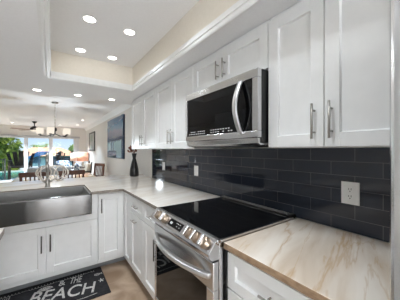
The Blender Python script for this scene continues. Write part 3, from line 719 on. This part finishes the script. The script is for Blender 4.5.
can(.308, 3.42, CZ, 'recessed light in the kitchen ceiling edge, middle of its row of three', KG, CAN_W)
can(.760, 3.42, CZ, 'recessed light in the kitchen ceiling edge, closest to the wall cabinets', KG, CAN_W * .6, tilt=(0, R(28), 0))
can(-1.22, 10.9, LZ, 'recessed light in the living room ceiling, alone beyond the fan blade tip', LG, LIV_W)
can(.318, 10.8, LZ, 'recessed light in the living room ceiling, just above the chandelier shades', LG, LIV_W)
can(.915, 10.3, LZ, 'recessed light in the living room ceiling, between chandelier and framed picture', LG, LIV_W, tilt=(0, R(24), 0))
can(.916, 8.55, LZ, 'recessed light in the living room ceiling, nearest the large blue painting', LG, LIV_W, tilt=(0, R(24), 0))

# ------------------------------------------------------------------ chandelier
cx, cy = .076, 5.737
ch = thing('chandelier', 'nickel chandelier with five white drum shades over the dining table', 'chandelier', (cx, cy, LZ))
MB().lathe([(.012, -.035), (.06, -.022), (.065, 0)], (cx, cy, LZ), 24).build('canopy', M['nickel'], ch)
cm = MB()
for k in range(16):
    z0 = LZ - .035 - k * .034; a = (k % 2) * pi / 2
    cm.tube([(cx + .008 * cos(2 * pi * j / 10) * cos(a), cy + .008 * cos(2 * pi * j / 10) * sin(a), z0 - .017 + .021 * sin(2 * pi * j / 10)) for j in range(10)], .0028, 6, closed=True)
cm.build('chain', M['nickel'], ch)
MB().tube([(cx, cy, 1.86), (cx, cy, 1.70)], .012, 10).lathe([(.01, -.02), (.035, 0), (.035, .05), (.012, .07)], (cx, cy, 1.79), 16).build('hub', M['bronze'], ch)
view = math.atan2(-.5736, .819)   # direction of the picture's right
for k in range(5):
    a = view + 2 * pi * k / 5; px, py = cx + .27 * cos(a), cy + .27 * sin(a)
    ar = MB().tube([(cx, cy, 1.72), (cx + .14 * cos(a), cy + .14 * sin(a), 1.665), (px, py, 1.675), (px, py, 1.71)], .0085, 8).lathe([(.035, 0), (.02, .02)], (px, py, 1.69), 12).build('arm', M['bronze'], ch)
    MB().lathe([(.063, 0), (.066, .06), (.068, .125)], (px, py, 1.712), 20).build('shade', M['shade'], ch)
L = bpy.data.lights.new('chandelier_lamp', 'POINT'); L.energy = 26; L.color = (.82, .92, 1); L.shadow_soft_size = .1
o = bpy.data.objects.new('chandelier_lamp', L); C.objects.link(o); o.parent = ch; o.location = (0, 0, 1.48 - LZ)

# ------------------------------------------------------------------ ceiling fan
fx, fy = -.50, 10.03
fn_ = thing('ceiling_fan', 'dark bronze ceiling fan with wooden blades and bowl light before the sliding doors', 'fan', (fx, fy, LZ))
MB().lathe([(.03, -.07), (.075, -.02), (.078, 0)], (fx, fy, LZ), 20).build('canopy', M['bronze'], fn_)
MB().tube([(fx, fy, LZ - .06), (fx, fy, 2.22)], .016, 10).build('downrod', M['bronze'], fn_)
MB().lathe([(.09, 0), (.135, .03), (.13, .08), (.06, .13), (.03, .15)], (fx, fy, 2.10), 24).build('motor', M['bronze'], fn_)
MB().lathe([(.02, -.06), (.08, -.045), (.115, -.01), (.118, .005)], (fx, fy, 2.095), 24).build('bowl_light', M['shade'], fn_)
for k in range(5):
    a = R(180 + 25) + 2 * pi * k / 5; d = Vector((cos(a), sin(a), 0)); n_ = Vector((-sin(a), cos(a), .16)).normalized()
    c = Vector((fx, fy, 2.115)); v = []
    for t in (-.004, .004):
        for s, hw in ((.14, .03), (.24, .058), (.62, .072), (.70, .05)):
            for sg in (-1, 1): v.append(c + d * s + n_ * hw * sg + Vector((0, 0, t)))
    f = []
    for i in range(3): f += [(i * 2, i * 2 + 1, i * 2 + 3, i * 2 + 2), (8 + i * 2, 8 + i * 2 + 2, 8 + i * 2 + 3, 8 + i * 2 + 1), (i * 2, i * 2 + 2, 8 + i * 2 + 2, 8 + i * 2), (i * 2 + 1, 8 + i * 2 + 1, 8 + i * 2 + 3, i * 2 + 3)]
    f += [(0, 8, 9, 1), (6, 7, 15, 14)]
    MB().add(v, f).build('blade', M['blade'], fn_)

# ------------------------------------------------------------------ pictures on the long wall
pa = thing('wall_painting', 'large glossy blue abstract seascape painting hung behind the black vase', 'painting', (1.43, 6.05, 1.14))
MB().box(1.405, 1.449, 5.20, 6.90, 1.145, 2.215).build('stretcher_edge', M['canvasdark'], pa)
cv = MB().box(1.4035, 1.4055, 5.215, 6.885, 1.16, 2.20).build('canvas', M['art'], pa)
pf = thing('framed_picture', 'smaller grey matted picture in a dark frame near the far corner', 'picture', (1.44, 10.0, 1.32))
MB().box(1.415, 1.449, 9.35, 9.42, 1.32, 2.11).box(1.415, 1.449, 10.68, 10.75, 1.32, 2.11).box(1.415, 1.449, 9.42, 10.68, 1.32, 1.38).box(1.415, 1.449, 9.42, 10.68, 2.05, 2.11).build('frame', M['bronze'], pf)
MB().box(1.425, 1.447, 9.42, 10.68, 1.38, 2.05).build('mat_board', M['mat'], pf)
MB().box(1.4235, 1.4255, 9.85, 10.45, 1.72, 1.99).build('print', M['picgreen'], pf)

# ------------------------------------------------------------------ dining set
tb = thing('dining_table', 'light wood dining table beyond the peninsula below the chandelier', 'table', (.10, 5.72, 0))
MB().box(-.62, .84, 5.22, 6.22, .725, .76).build('tabletop', M['tablewood'], tb, .005)
for x in (-.54, .76):
    for y in (5.30, 6.14): MB().box(x - .04, x + .04, y - .04, y + .04, 0, .725).build('leg', M['tablewood'], tb, .004)
MB().box(-.50, .72, 5.29, 5.31, .64, .725).box(-.50, .72, 6.13, 6.15, .64, .725).build('apron', M['tablewood'], tb)
def dining_chair(label):
    r = thing('dining_chair', label, 'chair', (0, 0, 0), 'wooden dining chairs')   # faces +y
    MB().box(-.22, .22, -.20, .22, .44, .475).build('seat', M['chairwood'], r, .01)
    for x in (-.19, .19):
        MB().bar((x, -.19, 0), (x, -.19, .46), .038).bar((x, -.19, .44), (x * 1.02, -.25, .955), .036).build('rear_leg', M['chairwood'], r)
        MB().bar((x, .19, 0), (x, .19, .445), .036).build('front_leg', M['chairwood'], r)
    MB().prism([(-.225, -.262), (-.12, -.272), (0, -.276), (.12, -.272), (.225, -.262), (.225, -.238), (.12, -.248), (0, -.252), (-.12, -.248), (-.225, -.238)], .875, .96, 'z').build('crest_rail', M['chairwood'], r, .006)
    MB().bar((-.18, -.205, .58), (.18, -.205, .58), .022, .04).build('lower_rail', M['chairwood'], r)
    for k in range(5):
        x = -.125 + .0625 * k; MB().bar((x, -.205, .59), (x, -.252, .88), .02, .012).build('spindle', M['chairwood'], r)
    return r
c0 = dining_chair('walnut spindle-back dining chair before the table, behind the wire bowl'); c0.location = (-.24, 5.13, 0)
dup(c0, (.36, 5.14, 0), R(-4), 'walnut spindle-back dining chair before the table, between faucet and armchair')
dup(c0, (.98, 6.85, 0), R(118), 'walnut spindle-back dining chair standing apart against the long wall, by the armchair')

# ------------------------------------------------------------------ living room seats and lamps
sf = thing('sofa', 'grey fabric sofa seen from behind, beyond the dining table', 'sofa', (0, 9.1, 0))
MB().box(-.62, .60, 8.80, 9.65, .0, .42).build('sofa_base', M['sofa'], sf, .03)
MB().box(-.62, .60, 8.72, 8.94, .0, .80).build('backrest', M['sofa'], sf, .05, 3)
for a, b in ((-.73, -.622), (.602, .73)): MB().box(a, b, 8.76, 9.66, .0, .62).build('armrest', M['sofa'], sf, .04, 3)
for a, b in ((-.615, -.015), (-.005, .595)): MB().box(a, b, 8.945, 9.64, .421, .55).build('seat_cushion', M['sofa'], sf, .03, 3)
def pillow(c, w_, h_, t, rz, name, m, label, cat, group=None):
    mb = MB(); n = 10; v = []; f = []
    for sgn in (-1, 1):
        for i in range(n + 1):
            for j in range(n + 1):
                u, q = i / n * 2 - 1, j / n * 2 - 1; k = max(0, (1 - u ** 4)) * max(0, (1 - q ** 4))
                x, z, y = u * w_ / 2 * (1 - .06 * q * q), q * h_ / 2 * (1 - .06 * u * u), sgn * (t / 2 * k ** .6 + .002)
                v.append((c[0] + x * cos(rz) - y * sin(rz), c[1] + x * sin(rz) + y * cos(rz), c[2] + z))
    N_ = (n + 1) ** 2
    for s in (0, 1):
        for i in range(n):
            for j in range(n):
                a = s * N_ + i * (n + 1) + j; f.append((a, a + 1, a + n + 2, a + n + 1))
    mb.add(v, f, 0, True)
    return tag(mb.build(name, m), label, cat, group)
ac = thing('armchair', 'cream upholstered armchair with dark wood frame by the lamps', 'chair', (.78, 8.3, 0))
MB().box(.48, 1.06, 8.05, 8.62, .25, .46).build('seat', M['cream'], ac, .04, 3)
MB().prism([(.92, .30), (1.06, .30), (1.14, .88), (1.03, .90)], 8.08, 8.60, 'y').build('backrest', M['cream'], ac, .03, 3)
for y in (8.04, 8.625): MB().bar((.50, y, .60), (1.12, y, .64), .04).bar((1.06, y, 0), (1.14, y, .95), .04).bar((.51, y, 0), (.51, y, .60), .04).build('side_frame', M['chairdark'], ac)
pillow((.72, 8.335, .70), .46, .46, .15, R(90), 'throw_pillow', M['pillow'], 'blue and white patterned pillow on the cream armchair', 'pillow', 'patterned pillows')
pillow((.36, 9.09, .775), .42, .42, .13, R(0), 'throw_pillow', M['pillow'], 'blue and white patterned pillow at the sofa end by the armchair', 'pillow', 'patterned pillows')
tt = thing('side_table', 'dark wood side table carrying the two lamps near the far wall', 'table', (1.05, 11.2, 0))
MB().box(.68, 1.43, 10.72, 11.66, .55, .585).build('tabletop', M['chairdark'], tt, .004)
for x in (.72, 1.39):
    for y in (10.77, 11.61): MB().box(x - .025, x + .025, y - .025, y + .025, 0, .55).build('leg', M['chairdark'], tt)
for (x, y, rr, h, mm, lab) in ((1.195, 10.98, .235, .40, 'coral', 'table lamp with a coral drum shade before the far wall'), (.90, 11.40, .17, .36, 'peach', 'table lamp with a pale peach drum shade against the sliding door')):
    t = thing('table_lamp', lab, 'lamp', (x, y, .586), 'drum shade table lamps')
    MB().lathe([(.08, 0), (.08, .015), (.03, .03), (.06, .12), (.05, .2), (.014, .26), (.012, .34)], (x, y, .586), 18).build('lamp_base', M['cream'], t)
    MB().lathe([(rr, 0), (rr * .96, h)], (x, y, .86), 28).build('lamp_shade', M[mm], t)

# ------------------------------------------------------------------ outside the sliding doors
struct(MB().prism([(-6, 12.15), (6, 12.15), (6, 13.75), (-1.58, 13.75), (-1.58, 12.42), (-6, 12.42)], -.12, -.02, 'z').build('ground_patio', M['deck']))
struct(MB().box(-40, 40, 24, 140, -1.1, -1.0).build('ground_lawn', M['lawn']))
struct(MB().prism([(-40, 12.43), (-1.59, 12.43), (-1.59, 13.76), (-.36, 13.76), (-.36, 19.5), (-40, 19.5)], -.25, -.15, 'z').build('pool_water', M['water']))
struct(MB().box(-.35, 40, 13.76, 24, -.70, -.14).build('ground_terrace', M['deck']))
struct(MB().box(-40, -.36, 19.5, 24, -1.1, -.1).build('ground_pool_edge', M['deck']))
rl = thing('patio_railing', 'dark slatted railing along the patio edge before the pool', 'railing', (-3.6, 12.38, -.02))
MB().box(-5.9, -1.66, 12.36, 12.40, .93, .97).box(-5.9, -1.66, 12.36, 12.40, .06, .09).build('rail', M['fence'], rl)
for k in range(39):
    x = -5.88 + k * .11; MB().box(x - .009, x + .009, 12.37, 12.39, .0895, .9305).build('slat', M['fence'], rl)
MB().box(-1.66, -1.60, 12.35, 12.41, -.02, 1.0).build('post', M['fence'], rl)
def patio_chair(x, y, rz, label):
    """tall fan-back slatted patio chair"""
    r = thing('patio_chair', label, 'chair', (0, 0, -.02), 'dark slatted patio chairs')
    for k in range(5):
        a = (k - 2) * .085; h = 1.30 - .025 * (k - 2) ** 2
        MB().bar((a, -.22, .50), (a * 1.75, -.30, h), .112, .018).build('back_slat', M['chairdark'], r)
    MB().box(-.26, .26, -.24, .24, .58, .61).build('seat', M['chairdark'], r, .01)
    for sx in (-.25, .25):
        for sy in (-.22, .22): MB().bar((sx, sy, -.02), (sx, sy, .86), .045).build('leg', M['chairdark'], r)
        MB().bar((sx, -.26, .86), (sx, .28, .86), .09, .025).build('arm', M['chairdark'], r)
    r.location = (x, y, -.02); r.rotation_euler = (0, 0, rz)
    return r
p0 = patio_chair(-1.16, 13.05, R(183), 'dark slatted tall patio chair outside, before the hedge and railing')
p0.scale = (1.6, 1, 1)
dup(p0, (.16, 12.80, -.02), R(120), 'dark slatted tall patio chair outside at the small table, beside the middle frame').scale = (1, 1, 1)
dup(p0, (1.22, 13.25, -.02), R(-85), 'dark slatted tall patio chair outside beyond the small table, behind the lamps').scale = (1, 1, 1)
pt = thing('patio_table', 'dark tall patio table between slatted chairs outside', 'table', (.68, 13.2, -.02))
MB().lathe([(.24, 0), (.24, .03)], (.68, 13.2, .86), 24).build('tabletop', M['chairdark'], pt)
for k in range(4):
    a = pi / 4 + k * pi / 2; MB().bar((.68 + .2 * cos(a), 13.2 + .2 * sin(a), -.02), (.68 + .16 * cos(a), 13.2 + .16 * sin(a), .86), .04).build('leg', M['chairdark'], pt)
# blue market umbrella on the terrace
ux, uy = -.59, 16.2
um = thing('patio_umbrella', 'bright blue patio umbrella tilted open on a white pole outside', 'umbrella', (ux, uy, -.14))
MB().tube([(ux, uy, -.14), (ux, uy, 1.16)], .05, 10).build('pole', M['frame'], um)
MB().lathe([(.3, 0), (.3, .08), (.06, .14)], (ux, uy, -.14), 16).build('base', M['frame'], um)
tm = Matrix.Translation((ux, uy, 1.14)) @ Matrix.Rotation(R(-17), 4, 'Y')
cv_, cf = [tm @ Vector((0, 0, .14)), tm @ Vector((0, 0, .10))], []
for z, rr in ((-.10, .80), (-.14, .79)):
    for k in range(8): a = 2 * pi * k / 8 + .3; cv_.append(tm @ Vector((rr * cos(a), rr * sin(a), z)))
for k in range(8):
    j = (k + 1) % 8; cf += [(0, 2 + k, 2 + j), (1, 10 + j, 10 + k), (2 + k, 10 + k, 10 + j, 2 + j)]
MB().add(cv_, cf).build('canopy', M['canopy'], um)
# house across the water
def house(name, x0, x1, y0, y1, z0, z1, rh, label, wins):
    r = thing(name, label, 'house', ((x0 + x1) / 2, (y0 + y1) / 2, z0), 'houses across the water')
    MB().box(x0, x1, y0, y1, z0, z1).build('walls', M['stucco'], r)
    ex = .6; v = [(x0 - ex, y0 - ex, z1), (x1 + ex, y0 - ex, z1), (x1 + ex, y1 + ex, z1), (x0 - ex, y1 + ex, z1), (x0 + 2, (y0 + y1) / 2, z1 + rh), (x1 - 2, (y0 + y1) / 2, z1 + rh)]
    MB().add(v, [(0, 1, 5, 4), (1, 2, 5), (2, 3, 4, 5), (3, 0, 4), (3, 2, 1, 0)]).build('roof', M['terra'], r)
    for (a, b, c, d) in wins: MB().box(a, b, y0 - .04, y0 + .02, c, d).build('window', M['houseglass'], r)
house('canal_house', -4.2, 3.2, 36, 44, -1, .55, 1.2, 'low house with pale terracotta roof across the water, behind the blue umbrella', [(-3.6, -2.6, -.4, .35), (-2.1, -1.1, -.4, .35), (-.6, .6, -.9, .35), (1.2, 2.4, -.4, .35)])
house('canal_house', 4.4, 10.5, 40, 48, -1, .9, .9, 'low house with pale terracotta roof across the water, behind the patio table', [(5, 6.2, -.2, .6), (7, 8.4, -.2, .6)])
# leaves: masses of small quads
def foliage(name, m, blobs, n, size, label, cat, group=None, parent=None):
    mb = MB(); wts = [b[3] * b[4] * b[5] for b in blobs]
    for k in range(n):
        b = random.choices(blobs, wts)[0]
        d = Vector((random.gauss(0, 1), random.gauss(0, 1), random.gauss(0, 1))).normalized() * random.uniform(.65, 1.0)
        c = Vector((b[0] + d.x * b[3], b[1] + d.y * b[4], b[2] + d.z * b[5]))
        u = Vector((random.uniform(-1, 1), random.uniform(-1, 1), random.uniform(-1, 1))).normalized(); t = u.cross(Vector((random.uniform(-1, 1), random.uniform(-1, 1), random.uniform(-1, 1)))).normalized()
        s = size * random.uniform(.6, 1.3)
        mb.add([c - u * s, c + t * s * .45, c + u * s, c - t * s * .45], [(0, 1, 2, 3)])
    o = mb.build(name, m, parent, normals=False)
    if label: tag(o, label, cat, group)
    return o
hg = thing('hedge', 'tall bright green hedge outside behind the pool railing', 'hedge', (-4.2, 20.3, -1))
foliage('leaves', M['leaf'], [(-5.4, 20.4, .9, 2.0, 1.0, 2.3), (-3.9, 20.2, 1.0, 1.6, .9, 2.2), (-2.55, 20.2, .85, .9, .7, 1.95), (-4.6, 20.0, 2.2, 2.4, .8, 1.0), (-7, 20.5, .9, 2, 1, 2.3)], 7500, .17, None, None, parent=hg)
MB().box(-8.2, -1.95, 20.2, 20.5, -1, 1.75).build('stems', M['leaf'], hg)
for (x, y, h, s, lab) in ((-1.9, 60, 2.2, 1.6, 'round distant tree left of the palms, above the umbrella'), (4.6, 52, 2.6, 1.5, 'round distant tree beside the middle door frame'), (12.0, 62, 2.4, 2.0, 'broad distant tree low on the skyline behind the lamps')):
    t = thing('distant_tree', lab, 'tree', (x, y, -1), 'distant trees')
    foliage('crown', M['leaf2'], [(x, y, h - 1.0, s, s, s * .75)], 420, .42, None, None, parent=t)
    MB().tube([(x, y, -1), (x, y, h - 1)], .16, 8).build('trunk', M['trunk'], t)
def palm(x, y, h, label):
    t = thing('palm_tree', label, 'tree', (x, y, -1), 'distant palms')
    MB().tube([(x, y, -1), (x + .1, y, h * .5), (x + .25, y, h)], .13, 8).build('trunk', M['trunk'], t)
    mb = MB()
    for k in range(13):
        a = 2 * pi * k / 13; d = Vector((cos(a), sin(a), 0)); c = Vector((x + .25, y, h)); L_ = random.uniform(1.0, 1.4); pts = []
        for j in range(5): q = j / 4; pts.append(c + d * L_ * q + Vector((0, 0, .5 * q - 1.1 * q * q)))
        n_ = d.cross(Vector((0, 0, 1)))
        for j in range(4):
            w0, w1 = .2 * (1 - j / 4.4), .2 * (1 - (j + 1) / 4.4)
            mb.add([pts[j] - n_ * w0, pts[j] + n_ * w0, pts[j + 1] + n_ * w1, pts[j + 1] - n_ * w1], [(0, 1, 2, 3)])
    mb.build('fronds', M['palm'], t, normals=False)
palm(-2.9, 55, 2.4, 'slim distant palm above the terracotta roof, near the umbrella')
palm(-1.0, 58, 2.7, 'slim distant palm between the door frames')
palm(7.3, 56, 2.6, 'slim distant palm above the patio table')
palm(9.2, 66, 2.5, 'slim distant palm near the edge of the sliding door')
